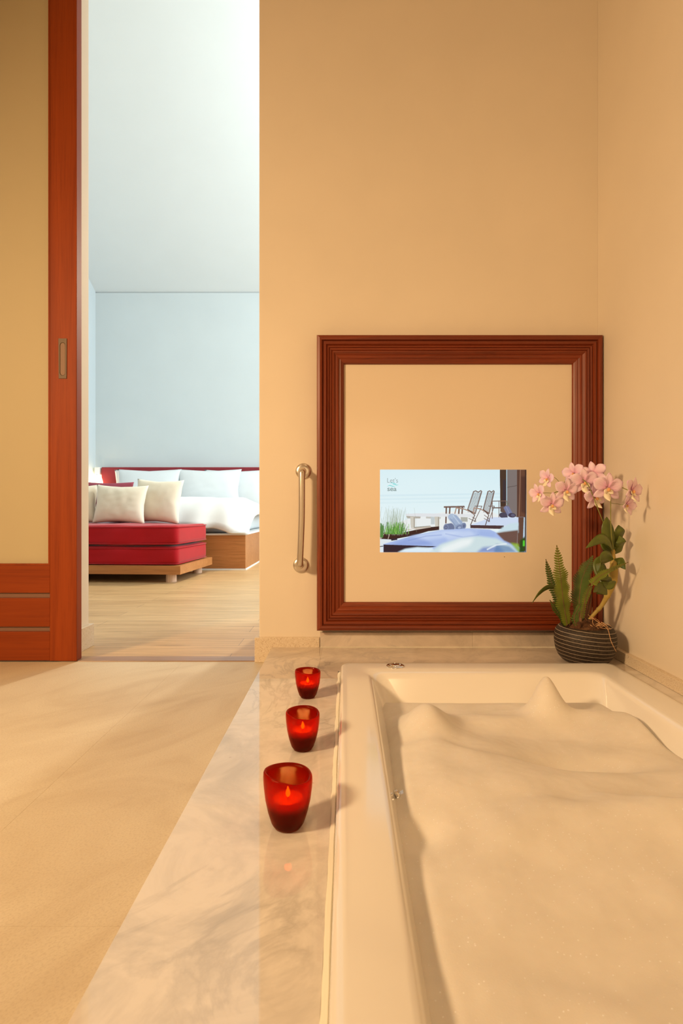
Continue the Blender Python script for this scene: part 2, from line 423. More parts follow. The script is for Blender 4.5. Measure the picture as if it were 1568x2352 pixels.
# overflow control on the far rim
bm = bmesh.new(); kx, ky = .161, 1.792
lathe(bm, [(.029,.0900),(.029,.0930),(.027,.0945),(.021,.0948),(.019,.0925),(.0165,.0925),(.0155,.0955),(.013,.0965),(.004,.0962)], 40, kx, ky, cap1=True)
rel(obj('drain_knob', bm, M['chrome'], tub, smooth=True, angle=40), tub)
bm = bmesh.new()
lathe(bm, [(.026,0),(.026,.004),(.020,.0065),(.004,.007)], 28, cap1=True)
box(bm, -.004,.004,-.017,.017,.006,.014)
ov = obj('overflow_cap', bm, M['chrome'], tub, smooth=True, angle=40)
ov.location = Vector((.1005, 1.060, .046)) - tub.location; ov.rotation_euler = (0, PI/2-.6, 0); ov.scale = (.5,.5,1)

# foam
fm = base('bath_foam', (.80,.76,.70), .55); t = NT(fm)
v = t.coord()
big = t.noise(v, 9, 5, .6)
fine = t.noise(v, 420, 2, .6)
vor = t.new('ShaderNodeTexVoronoi'); vor.inputs['Scale'].default_value = 150; t.l(v, vor.inputs['Vector'])
spot = t.ramp(vor.outputs['Distance'], [(0,(1,1,1)),(.10,(1,1,1)),(.17,(0,0,0))])
rnd = t.new('ShaderNodeSeparateColor'); t.l(vor.outputs['Color'], rnd.inputs[0])
pick = t.math('GREATER_THAN', rnd.outputs[0], .62)
bub_glint = t.math('MULTIPLY', spot, pick)
t.l(t.ramp(big, [(.3,(.68,.635,.565)),(.7,(.77,.73,.665))]), t.b.inputs['Base Color'])
foamcol = t.b.inputs['Base Color'].links[0].from_socket
t.l(t.mix(bub_glint, foamcol, (1,1,1)), t.b.inputs['Base Color'])  # bubble sparkle painted into the foam colour as white dots
t.l(t.math('SUBTRACT', .6, t.math('MULTIPLY', bub_glint, .5)), t.b.inputs['Roughness'])
t.l(t.math('ADD', .2, t.math('MULTIPLY', bub_glint, .8)), t.b.inputs['Specular IOR Level'])
t.b.inputs['Subsurface Weight'].default_value = .35; t.b.inputs['Subsurface Radius'].default_value = (.02,.014,.01)
h = t.math('ADD', t.math('MULTIPLY', fine, .35), t.math('MULTIPLY', bub_glint, .12))
t.bump(h, .45, .0010)
bm = bmesh.new()
NX, NY = 150, 260
fx0,fx1,fy0,fy1 = .078+.010,.80-.010,.13,1.668
mounds = [(.205,1.40,.072,.062,.09),(.560,1.53,.098,.040,.045),(.30,1.28,.022,.12,.12),(.75,1.42,.045,.12,.10),(.38,1.47,.022,.16,.06),(.17,1.15,.018,.07,.15),
          (.60,.93,.03,.17,.06),(.28,.90,.014,.06,.05),(.74,1.02,.03,.10,.16),(.35,1.06,.020,.16,.10),(.68,.70,.016,.2,.12),(.62,1.50,.020,.10,.05),(.20,.72,.012,.1,.12)]
dips = [(.50,1.215,.030,.10,.05),(.62,1.20,.018,.08,.05),(.13,.92,.013,.03,.05),(.42,.98,.008,.08,.03)]
def foam_z(x, y):
    z = .022 + .036*max(0, min(1, (1.38-y)/.40))
    for mx,my,hh,sx,sy in mounds:
        q = ((x-mx)/sx)**2+((y-my)/sy)**2
        z += hh*math.exp(-q*.9)
    for yc,amp,x0,x1 in ((.985+.022*math.sin(x*17)+.012*math.sin(x*41),.017,.30,.90),(1.235-.05*math.cos((x-.45)*9)+.01*math.sin(x*37),.013,.12,.62),(.62+.02*math.sin(x*15),.010,.2,.9)):
        wx = 1/(1+math.exp(-(x-x0)/.03))/(1+math.exp((x-x1)/.03)); z += amp*wx*(1/(1+math.exp(max(-30,min(30,(y-yc)/.010)))))*math.exp(-max(0,yc-y)/.25)
    for mx,my,hh,sx,sy in dips: z -= hh*math.exp(-(((x-mx)/sx)**2+((y-my)/sy)**2))
    z += .007*mnoise.noise(Vector((x*5,y*4,1))) + .0028*mnoise.noise(Vector((x*15,y*13,4))) + .0006*mnoise.noise(Vector((x*60,y*60,5)))
    e = min(x-fx0, fx1-x, fy1-y)
    k = min(1, max(0, e/.04)); k = k*k*(3-2*k)
    return z*k + (1-k)*(.016+.040*max(0, min(1, (1.36-y)/.40)))
G = [[bm.verts.new(((x:=fx0+(fx1-fx0)*i/NX), (y:=fy0+(fy1-fy0)*j/NY), foam_z(x,y))) for i in range(NX+1)] for j in range(NY+1)]
for j in range(NY):
    for i in range(NX): bm.faces.new((G[j][i],G[j][i+1],G[j+1][i+1],G[j+1][i]))
foam = obj('bath_foam', bm, fm, smooth=True)
tag(foam, 'white soap foam with soft peaks filling the sunken bathtub', 'foam', kind='stuff')

# ------------------------------------------------------------------ candle holders
def red_glass():
    m = bpy.data.materials.new('red_glass'); m.use_nodes = True; t = NT(m); nt = m.node_tree
    nt.nodes.remove(t.b); out = nt.nodes['Material Output']
    tr = t.new('ShaderNodeBsdfTransparent'); tr.inputs[0].default_value = (.70,.17,.02,1)
    tl = t.new('ShaderNodeBsdfTranslucent'); tl.inputs[0].default_value = (.36,.006,.002,1)
    df = t.new('ShaderNodeBsdfDiffuse'); df.inputs[0].default_value = (.10,.002,.001,1)
    gl = t.new('ShaderNodeBsdfGlossy'); gl.inputs['Roughness'].default_value = .10; gl.inputs[0].default_value = (1,.66,.42,1)
    m1 = t.new('ShaderNodeMixShader'); m1.inputs[0].default_value = .55; t.l(tr.outputs[0], m1.inputs[1]); t.l(tl.outputs[0], m1.inputs[2])
    m2 = t.new('ShaderNodeMixShader'); m2.inputs[0].default_value = .22; t.l(m1.outputs[0], m2.inputs[1]); t.l(df.outputs[0], m2.inputs[2])
    lw = t.new('ShaderNodeLayerWeight'); lw.inputs[0].default_value = .5
    fac = t.math('ADD', t.math('MULTIPLY', t.math('POWER', lw.outputs['Facing'], 4), .40), .014)
    m3 = t.new('ShaderNodeMixShader'); t.l(fac, m3.inputs[0]); t.l(m2.outputs[0], m3.inputs[1]); t.l(gl.outputs[0], m3.inputs[2])
    c = t.new('ShaderNodeTexCoord'); sp = t.new('ShaderNodeSeparateXYZ'); t.l(c.outputs['Object'], sp.inputs[0])
    ang = t.math('ARCTAN2', sp.outputs[1], sp.outputs[0])
    rib = t.math('MULTIPLY', t.math('SINE', t.math('MULTIPLY', ang, 110)), t.math('SINE', t.math('MULTIPLY', sp.outputs[2], 2600)))
    bp = t.new('ShaderNodeBump'); bp.inputs['Strength'].default_value = .18; bp.inputs['Distance'].default_value = .0006
    t.l(t.math('ADD', rib, t.noise(c.outputs['Object'], 60, 3)), bp.inputs['Height'])
    for q in (tl, df, gl): t.l(bp.outputs[0], q.inputs['Normal'])
    t.l(m3.outputs[0], out.inputs[0]); return m
RG = red_glass()
wax = base('pale_wax', (.9,.75,.55), .5, 0, Subsurface_Weight=.3)
NT(wax).b.inputs['Subsurface Radius'].default_value = (.02,.01,.005)
flame_m = base('flame', (1,.6,.15), .5); NT(flame_m).b.inputs['Emission Color'].default_value = (1,.48,.10,1); NT(flame_m).b.inputs['Emission Strength'].default_value = 70
def candle(px, py, rtop, h, label, tlabel, tilt, ph):
    d = .544*F/(py-1172); x = (px-795)*d/F
    t = empty('candle_holder', (x, d, .0602)); tag(t, label, 'candle holder', 'red glass candle holders along the tub')
    rb = rtop*.60; th = rtop*.10
    def wob(a, r, z, k):
        f = (z/h); return r*(1+.025*f*math.sin(2*a+ph)), z + (tilt*h*f*f*(math.sin(a+ph)+.35*math.sin(2*a)))
    prof = [(rb*.6,0),(rb*.88,.0006),(rb,.005),(rb*1.10,h*.10),(rtop*.80,h*.30),(rtop*.91,h*.52),(rtop*.98,h*.76),(rtop,h*.90),(rtop*.995,h*.965),(rtop*.965,h*.995),(rtop*.925,h),
            (rtop-th*1.5,h*.98),(rtop-th*1.6,h*.92),(rtop*.98-th*1.3,h*.76),(rtop*.91-th*1.2,h*.52),(rtop*.80-th*1.1,h*.30),(rb*1.08-th,h*.14),(rb*.8,h*.10),(rb*.2,h*.095)]
    bm = bmesh.new(); lathe(bm, prof, 64, wob=wob, cap1=True)
    obj('glass_cup', bm, RG, t, smooth=True)
    c = empty('tealight', (x, d, .0602+h*.112)); tag(c, tlabel, 'candle', 'lit candles inside the red glasses')
    cr = rb*.90; ch = h*.42
    bm = bmesh.new(); lathe(bm, [(cr*.92,0),(cr,ch*.1),(cr*1.12,ch*.95),(cr*1.08,ch),(cr*.9,ch*.94),(.002,ch*.90)], 32, cap1=True)
    obj('wax', bm, wax, c, smooth=True, angle=50)
    bm = bmesh.new(); tube(bm, [Vector((0,0,ch*.88)), Vector((.0006,0,ch*1.03)), Vector((.0012,0,ch*1.15))], .0007, 6)
    obj('wick', bm, M['dark'], c)
    fh = h*.20
    bm = bmesh.new(); lathe(bm, [(.0006,ch*1.02),(.0032,ch*1.02+fh*.16),(.0042,ch*1.02+fh*.34),(.0030,ch*1.02+fh*.62),(.0012,ch*1.02+fh*.86),(.0003,ch*1.02+fh)], 14, cap1=True)
    obj('flame', bm, flame_m, c, smooth=True)
    l = bpy.data.lights.new('candle_light', 'POINT'); l.energy = .17; l.specular_factor = .15; l.color = (1,.5,.16); l.shadow_soft_size = .006
    lo = bpy.data.objects.new('candle_light', l); link(lo, c); lo.location = (0,0,ch+fh*1.15)
candle(661, 1897, .0432, .092, 'largest red glass candle holder, nearest on the marble beside the tub rim', 'lit candle inside the largest, nearest red glass', .060, -1.9)
candle(695, 1720, .0392, .084, 'middle red glass candle holder standing on marble between the two others', 'lit candle inside the middle red glass', .045, -.9)
candle(706.5, 1601, .0382, .078, 'smallest, farthest red glass candle holder on marble, nearest the wood frame', 'lit candle inside the farthest red glass', .030, -1.9)

# ------------------------------------------------------------------ television in a moulded wood frame
tv = empty('framed_television', (.435, WY, .135)); tag(tv, 'cream glass panel television in a wide moulded red wood frame above the tub', 'television')
FX0,FX1,FZ0,FZ1 = -.115,1.000,.134,1.288
prof = [(.0,.0),(.0,.050),(.003,.056),(.012,.060),(.020,.058),(.0225,.050),(.025,.049),(.027,.055),(.036,.055),(.038,.050),(.040,.048),(.043,.052),(.047,.050),(.049,.046),(.051,.050),(.056,.048),
        (.059,.044),(.061,.047),(.066,.046),(.070,.042),(.074,.038),(.077,.040),(.084,.038),(.089,.033),(.092,.034),(.099,.030),(.104,.026),(.107,.018)]
def frame_piece(k):
    cs = [(FX0,FZ0),(FX1,FZ0),(FX1,FZ1),(FX0,FZ1)]; ins = [(1,1),(-1,1),(-1,-1),(1,-1)]
    bm = bmesh.new(); ends = []
    for q in (k, (k+1)%4):
        ends.append([bm.verts.new((cs[q][0]+ins[q][0]*o, WY-.001-hh, cs[q][1]+ins[q][1]*o)) for o,hh in prof] +
                    [bm.verts.new((cs[q][0]+ins[q][0]*.107, WY-.001, cs[q][1]+ins[q][1]*.107))])
    m = len(ends[0])
    for i in range(m): bm.faces.new((ends[0][i],ends[0][(i+1)%m],ends[1][(i+1)%m],ends[1][i]))
    return bm
for k in range(4):
    rel(obj('frame_rail' if k%2==0 else 'frame_stile', frame_piece(k), M['frame_x'] if k%2==0 else M['frame_z'], tv, smooth=True, angle=28), tv)
glassm = base('cream_glass', (.79,.68,.54), .14, 0); NT(glassm).b.inputs['Specular IOR Level'].default_value = .35
GX0,GX1,GZ0,GZ1 = FX0+.1065,FX1-.1065,FZ0+.1065,FZ1-.1065
rel(boxobj('glass_panel', GX0,GX1, WY-.018, WY-.004, GZ0, GZ1, glassm, tv), tv)
# screen picture, painted into a fine colour grid
SX0,SX1,SZ0,SZ1 = .1335,.7135,.4375,.7650
W, H = 560, 316
img = np.zeros((H, W, 3)); YY, XX = np.mgrid[0:H, 0:W]
U = XX/(W-1)*1336; V = YY/(H-1)*746          # picture frame: 1336 x 746 units, origin top left
def lin(c): c = np.array(c)/255.; return np.where(c<=.04045, c/12.92, ((c+.055)/1.055)**2.4)
def fill(mask, c, a=1.0):
    a = mask*a; img[:] = img*(1-a[...,None]) + lin(c)*a[...,None]
def poly(pts, c, a=1.0, soft=0):
    m = np.zeros((H,W)); offs = ((-.6,-.6),(.6,-.6),(-.6,.6),(.6,.6),(0,0))
    for ox,oy in offs:
        ins = np.zeros((H,W), bool); px = U+ox; py = V+oy; n = len(pts)
        for i in range(n):
            (x1,y1),(x2,y2) = pts[i], pts[(i+1)%n]
            if y1 == y2: continue
            cnd = ((y1>py)!=(y2>py)) & (px < (x2-x1)*(py-y1)/(y2-y1)+x1); ins ^= cnd
        m += ins/len(offs)
    if soft:
        k = soft
        for ax in (0,1):
            mm = np.pad(m, [(k,k) if i==ax else (0,0) for i in range(2)], mode='edge'); cs = np.cumsum(mm, axis=ax)
            cs = np.concatenate([np.zeros_like(np.take(cs,[0],axis=ax)), cs], axis=ax)
            m = (np.take(cs, range(2*k+1, cs.shape[ax]), axis=ax) - np.take(cs, range(0, cs.shape[ax]-2*k-1), axis=ax))/(2*k+1)
    fill(m, c, a)
def ell(cx, cy, rx, ry, ang, c, a=1.0, soft=1.5):
    ca_, sa_ = math.cos(ang), math.sin(ang); dx, dy = U-cx, V-cy
    q = np.hypot((dx*ca_+dy*sa_)/rx, (-dx*sa_+dy*ca_)/ry); fill(np.clip((1-q)*min(rx,ry)/soft+.5, 0, 1), c, a)
def line(pts, c, w, a=1.0):
    m = np.zeros((H,W))
    for (x1,y1),(x2,y2) in zip(pts, pts[1:]):
        L2 = (x2-x1)**2+(y2-y1)**2+1e-9; tt = np.clip(((U-x1)*(x2-x1)+(V-y1)*(y2-y1))/L2, 0, 1)
        dd = np.hypot(U-x1-tt*(x2-x1), V-y1-tt*(y2-y1)); m = np.maximum(m, np.clip((w/2-dd)/2.4+.5, 0, 1))
    fill(m, c, a)
g = (V/746)[...,None]
img[:] = lin((214,240,248))*(1-g)+lin((238,250,252))*g
g2 = np.clip(1-np.hypot((U-420)/700,(V-120)/260),0,1)[...,None]; img[:] = img*(1-g2*.5)+lin((228,247,250))*g2*.5
for y,c in ((235,(190,222,236)),(268,(196,226,238)),(300,(205,232,240))): line([(0,y),(1100,y-18)], c, 16, .30)
poly([(260,440),(600,380),(1000,370),(1100,420),(1250,430),(1250,540),(0,560),(200,470)], (236,240,240), .9, 2)
# posts and wall on the right
poly([(1093,0),(1336,0),(1328,746),(1262,746),(1262,430),(1098,380)], (96,78,72))
poly([(1093,0),(1150,0),(1150,330),(1098,330)], (62,44,36)); poly([(1120,90),(1150,90),(1150,300),(1120,300)], (34,38,58), .7, 3)
line([(1156,0),(1156,320)], (190,225,240), 6)
poly([(1162,0),(1250,0),(1250,430),(1162,400)], (122,113,112)); line([(1162,160),(1270,140)], (84,74,74), 5)
poly([(1250,0),(1275,0),(1275,560),(1250,430)], (86,56,48)); poly([(1275,0),(1336,0),(1326,746),(1255,746),(1262,500)], (98,62,48))
poly([(1288,60),(1330,60),(1326,400),(1290,380)], (60,34,36), .7, 4); line([(1280,0),(1276,200),(1268,420)], (150,112,92), 7, .8)
poly([(1262,430),(1322,430),(1320,620),(1262,640)], (190,220,240), .95, 1); poly([(1262,430),(1312,430),(1300,746),(1250,746)], (94,64,54))
# far daybed and deck
poly([(820,500),(1020,430),(1262,430),(1262,505),(820,520)], (205,220,244), 1, 1)
poly([(824,500),(1130,505),(1130,536),(824,528)], (66,44,52))
# table far
poly([(582,330),(770,326),(775,342),(582,345)], (120,98,92))
for a,b in ((605,480),(638,400),(722,400),(752,400)): line([(a,340),(a-4,b)], (106,78,70), 13)
# rocking chairs
def rocker(x0, s=1.0):
    def q(x,y): return (x0+x*s, y)
    line([q(0,360),q(54,198),q(74,192),q(96,204),q(120,190),q(128,198),q(70,392)], (110,86,78), 9)
    for i in range(7):
        line([q(62+i*9.5,205+ (4 if i%2 else 0)), q(2+i*10,385)], (96,72,66), 3.4)
    line([q(0,362),q(70,396),q(40,392)], (110,84,76), 9)
    line([q(-118,400),q(-104,345),q(-40,354),q(10,372)], (170,140,124), 10)
    line([q(66,330),q(130,330),q(60,470)], (104,78,70), 6); line([q(0,360),q(64,410),q(26,500)], (96,72,66), 8)
    line([q(12,410),q(70,445),q(74,470),q(10,440)], (96,72,66), 5)
rocker(800, 1.0); rocker(942, .78)
line([(1024,440),(1024,285),(1150,282),(1150,360)], (116,88,76), 7); line([(1024,345),(1100,345)], (96,70,62), 10); line([(1085,285),(1085,430)], (104,78,70), 6)
line([(1156,282),(1160,320),(1175,300)], (90,110,80), 4)
# near slatted white table with posts
poly([(232,400),(330,394),(850,402),(852,428),(640,424),(370,424),(240,420)], (226,230,234))
poly([(240,418),(372,424),(366,440),(248,440)], (176,172,162)); poly([(420,424),(556,428),(550,446),(420,440)], (196,196,190)); poly([(735,428),(800,430),(800,470),(740,470)], (176,178,170))
for a,b in ((298,1.0),(520,.95)): poly([(a-22,424),(a+22,424),(a+20,528),(a-16,528)], (206,202,190)); line([(a+14,430),(a+14,524)], (140,132,118), 6)
poly([(464,424),(498,428),(498,494),(464,494)], (196,206,208)); poly([(310,518),(460,506),(465,522),(320,532)], (150,150,140))
# towels
poly([(590,492),(650,482),(680,500),(680,545),(600,552)], (104,118,152), 1, 1); ell(602,522,24,31,.1,(120,134,168)); ell(602,522,13,18,.1,(86,98,132)); ell(602,522,6,9,.1,(128,142,174))
poly([(622,420),(660,398),(700,412),(752,470),(770,520),(700,545),(660,482),(628,450)], (158,178,208), 1, 2); ell(648,424,30,24,-.6,(170,190,216))
line([(640,440),(700,520)], (120,140,176), 7, .6); line([(668,414),(735,500)], (200,216,234), 9, .7); line([(690,410),(752,490)], (134,154,188), 5, .5)
ell(724,520,44,30,-.25,(140,158,190)); ell(724,522,30,19,-.25,(104,122,160)); ell(724,522,16,10,-.25,(160,176,204)); ell(764,508,22,30,.2,(122,138,172)); ell(766,508,10,16,.2,(92,106,142))
ell(1112,410,24,24,0,(66,66,88)); poly([(1112,386),(1160,388),(1165,432),(1112,434)], (66,66,88)); poly([(1126,345),(1146,326),(1176,332),(1212,398),(1196,430),(1170,424)], (116,124,160), 1, 1); line([(1150,335),(1190,410)], (150,158,190), 8, .6)
ell(1205,412,34,21,.1,(58,56,80)); ell(1212,412,18,13,.1,(90,90,118))
# dark planter and canvas
poly([(0,625),(40,560),(100,572),(190,570),(460,518),(540,512),(540,545),(440,556),(330,590),(110,632)], (48,20,26))
line([(10,622),(44,568),(90,572),(74,624)], (214,196,176), 5); line([(110,560),(200,556),(330,528),(465,514)], (206,188,170), 6); poly([(330,530),(460,512),(465,522),(300,548)], (200,186,172), .8)
poly([(0,628),(100,632),(130,660),(30,746),(0,746)], (224,234,240), 1, 1); line([(0,694),(30,690)], (20,22,40), 7)
# grass
rng = random.Random(3)
for i in range(150):
    x = rng.gauss(130,62); hgt = rng.uniform(90,240); y0 = 575+rng.uniform(-20,20); dx = rng.uniform(-34,46)
    line([(x,y0),(x+dx*.4,y0-hgt*.55),(x+dx,y0-hgt)], rng.choice([(160,176,150),(184,196,176),(140,156,130)]), 2.2, .5)
for i in range(110):
    x = rng.gauss(135,50); hgt = rng.uniform(40,110); y0 = 580; dx = rng.uniform(-20,28)
    line([(x,y0),(x+dx,y0-hgt)], rng.choice([(70,140,50),(96,168,62),(48,104,40),(130,190,84)]), 4.5, .8)
for i in range(20): x = rng.uniform(0,28); line([(x,610),(x+rng.uniform(-10,16),520-rng.uniform(0,40))], (74,130,60), 5, .8)
# big mattress in front, dark side, pillows
poly([(30,672),(330,588),(560,545),(800,530),(1000,540),(1130,600),(1336,746),(30,746)], (168,190,236), 1, 1)
poly([(300,600),(560,548),(760,560),(560,620),(330,650),(240,650)], (196,214,246), .8, 6); poly([(60,690),(300,600),(420,640),(500,680),(300,690)], (120,146,214), .55, 7)
poly([(560,560),(900,545),(900,600),(620,640)], (206,222,248), .6, 8); poly([(820,540),(1060,560),(1040,620),(880,600)], (150,176,228), .5, 7)
line([(260,640),(420,600),(560,590)], (104,132,206), 10, .35); line([(600,580),(760,610),(900,590)], (112,140,208), 12, .3)
poly([(32,676),(280,684),(520,692),(480,700),(200,746),(32,746)], (32,16,40)); poly([(100,626),(158,616),(158,634),(104,642)], (28,24,50))
poly([(160,746),(230,715),(340,700),(480,706),(500,746)], (222,240,250), 1, 3)
poly([(450,746),(560,670),(720,620),(900,600),(1060,620),(1200,690),(1262,746)], (206,226,230), 1, 5)
poly([(560,700),(740,630),(860,615),(820,680),(640,746),(540,746)], (244,250,250), .8, 9)
poly([(880,746),(940,700),(1080,690),(1140,746)], (70,100,190), .7, 6); poly([(1040,746),(1060,670),(1180,690),(1250,746)], (90,130,176), .8, 5); line([(980,720),(1060,680),(1150,670)], (236,246,250), 14, .7)
poly([(1055,575),(1120,520),(1190,485),(1262,478),(1262,570),(1150,560)], (200,224,234), 1, 3); poly([(1060,572),(1130,560),(1262,545),(1255,680),(1220,680),(1130,640)], (104,76,70), 1, 3)
poly([(1190,660),(1262,670),(1290,746),(1262,746)], (140,180,40), .9, 4); poly([(1275,640),(1325,600),(1322,746),(1270,746)], (24,66,22), 1, 3); poly([(1306,640),(1320,640),(1320,690),(1304,690)], (90,230,60), .9, 2)
poly([(1322,0),(1336,0),(1336,746),(1322,746)], (40,22,24), .8, 1)
verts = np.empty((H*W,3)); verts[:,0] = (SX0+XX/(W-1)*(SX1-SX0)).ravel(); verts[:,1] = WY-.0186; verts[:,2] = (SZ1-YY/(H-1)*(SZ1-SZ0)).ravel()
idx = np.arange(H*W).reshape(H,W)
faces = np.stack([idx[:-1,:-1],idx[1:,:-1],idx[1:,1:],idx[:-1,1:]], -1).reshape(-1,4)
me = bpy.data.meshes.new('screen'); nf = len(faces)
me.vertices.add(H*W); me.vertices.foreach_set('co', verts.ravel())
me.loops.add(nf*4); me.loops.foreach_set('vertex_index', faces.ravel().astype(np.int32))
me.polygons.add(nf); me.polygons.foreach_set('loop_start', np.arange(0,nf*4,4,dtype=np.int32)); me.polygons.foreach_set('loop_total', np.full(nf,4,dtype=np.int32))
me.update(calc_edges=True)
ca = me.color_attributes.new('picture', 'FLOAT_COLOR', 'POINT')
ca.data.foreach_set('color', np.concatenate([img.reshape(-1,3), np.ones((H*W,1))], 1).ravel())
sm = base('screen_picture', (.02,.02,.02), .25); t = NT(sm); at = t.new('ShaderNodeAttribute'); at.attribute_name = 'picture'
t.l(at.outputs['Color'], t.b.inputs['Emission Color']); t.b.inputs['Emission Strength'].default_value = .95; t.b.inputs['Specular IOR Level'].default_value = .2
me.materials.append(sm)
scr = bpy.data.objects.new('screen', me); link(scr, tv); rel(scr, tv); scr['label'] = 'lit screen showing a seaside terrace'
def emis(name, c, s=.9):
    m = base(name, (.02,.02,.02), .4); b = NT(m).b; b.inputs['Emission Color'].default_value = (*lin(c), 1); b.inputs['Emission Strength'].default_value = s; return m
def text_mesh(name, body, size, x, z, y, m, parent, bold=0, sx=1.0):
    cu = bpy.data.curves.new(name, 'FONT'); cu.body = body; cu.size = size; cu.offset = bold; cu.extrude = .0001
    to = bpy.data.objects.new('tmp_text', cu); C.objects.link(to)
    dg = bpy.context.evaluated_depsgraph_get(); me = bpy.data.meshes.new_from_object(to.evaluated_get(dg))
    bpy.data.objects.remove(to)
    o = bpy.data.objects.new(name, me); link(o, parent); me.materials.clear(); me.materials.append(m)
    for vtx in me.vertices: vtx.co = Vector((x+vtx.co.x*sx, y-vtx.co.z, z+vtx.co.y))
    return o
def su(u): return SX0+(SX1-SX0)*u/1336
def sv(v): return SZ1-(SZ1-SZ0)*v/746
ly = WY-.0191
grey = emis('logo_grey', (158,176,180), .9)
text_mesh('logo_lettering', "Let's", .0262, su(62), sv(117), ly, grey, scr, 0, .92)
lt = text_mesh('logo_lettering', "sea", .0265, su(64), sv(193), ly, emis('logo_grey_bold', (142,166,168), .9), scr, 0, 1.08)
bm = bmesh.new()
for ox,oz,oy in ((0,0,0),(.0007,0,.00002),(.0014,0,.00004),(.0007,.0005,.00006),(.0007,-.0004,.00008)):
    t0 = lt.data.copy(); t0.transform(Matrix.Translation((ox,-oy,oz))); bm.from_mesh(t0); bpy.data.meshes.remove(t0)
bm.to_mesh(lt.data); bm.free()
bm = bmesh.new()
def wave(pts, wd):
    pa = catmull([(a,b,0) for a,b in pts], 6); n = len(pa); L = []
    for i,p in enumerate(pa):
        ww = wd*math.sin(PI*(i+.5)/(n))+.6; L.append((bm.verts.new((su(p.x), ly, sv(p.y-ww))), bm.verts.new((su(p.x), ly, sv(p.y+ww)))))
    for (a,b),(c,d) in zip(L, L[1:]): bm.faces.new((a,b,d,c))
wave([(92,122),(112,120),(134,128),(152,128)], 2.6); wave([(112,134),(132,132),(150,140),(168,136)], 2.6); wave([(66,150),(90,143),(115,150),(138,150)], 3.4)
obj('logo_wave', bm, emis('logo_aqua', (120,218,218), .95), scr)
bm = bmesh.new(); lathe(bm, [(.0016,0),(.0016,.0006)], 12, cap1=True)
so = obj('sensor_dot', bm, M['dark'], tv); so.rotation_euler = (PI/2,0,0); so.location = Vector(((1158-795)*2.157/F, WY-.0181, CAMZ-(1279-1172)*2.157/F))-tv.location

# ------------------------------------------------------------------ grab bar
gb = empty('grab_bar', (-.176, WY, .570)); tag(gb, 'short brushed steel grab bar on the wall between doorway and wood frame', 'grab bar')
bt, bb = .190, -.185; hx = .005
mid = [Vector((hx,0,bt)), Vector((hx,-.030,bt)), Vector((hx-.001,-.050,bt-.006)), Vector((hx-.002,-.058,bt-.026)), Vector((hx-.003,-.058,0)), Vector((-hx+.001,-.058,bb+.026)), Vector((-hx,-.050,bb+.006)), Vector((-hx,-.030,bb)), Vector((-hx,0,bb))]
bm = bmesh.new(); tube(bm, catmull(mid, 6), .0125, 20)
obj('bar', bm, M['steel'], gb, smooth=True, angle=60)
for s,zz in ((hx,bt),(-hx,bb)):
    bm = bmesh.new(); lathe(bm, [(.0315,0),(.0315,.003),(.029,.0065),(.020,.0085),(.0135,.009)], 40, cap1=True)
    f = obj('wall_flange', bm, M['steel'], gb, smooth=True, angle=45); f.rotation_euler = (PI/2,0,0); f.location = (s,-.0003,zz)

# ------------------------------------------------------------------ potted orchid and fern
PX, PY, PR, PH = .8600, 1.962, .1050, .128
plant = empty('potted_orchid', (PX, PY, .0605)); tag(plant, 'pink orchid and fern in a dark ribbed pot in the corner behind the tub', 'potted plant')
def pl_obj(name, bm, m, parent=plant, **k):      # geometry given in world coordinates
    for vv in bm.verts: vv.co -= plant.location
    return obj(name, bm, m, parent, **k)
pm = base('dark_pot', (.05,.035,.025), .62); t = NT(pm)
c = t.new('ShaderNodeTexCoord'); sp = t.new('ShaderNodeSeparateXYZ'); t.l(c.outputs['Object'], sp.inputs[0])
zz = t.math('ADD', t.math('ADD', sp.outputs[2], t.math('MULTIPLY', sp.outputs[0], .075)), t.math('MULTIPLY', t.noise(c.outputs['Object'], 7, 2), .006))
fr = t.math('FRACT', t.math('MULTIPLY', zz, 1/.0135))
ln = t.math('LESS_THAN', fr, .10)
n = t.noise(c.outputs['Object'], 130, 4, .7)
col = t.mix(ln, t.ramp(n, [(.35,(.010,.006,.004)),(.7,(.052,.034,.020))]), (.42,.34,.26))
t.l(col, t.b.inputs['Base Color']); t.bump(t.math('ADD', t.math('MULTIPLY', ln, -.3), t.math('MULTIPLY', n, .3)), .5, .002)
bm = bmesh.new()
lathe(bm, [(.060,0),(.070,.001),(.080,.008),(.092,.022),(.101,.045),(PR,.072),(.1045,.095),(.101,.111),(.094,.122),(.086,PH),(.079,.1275),(.075,.120),(.076,.100),(.070,.075),(.02,.07)], 72, cap1=True)
obj('pot', bm, pm, plant, smooth=True)
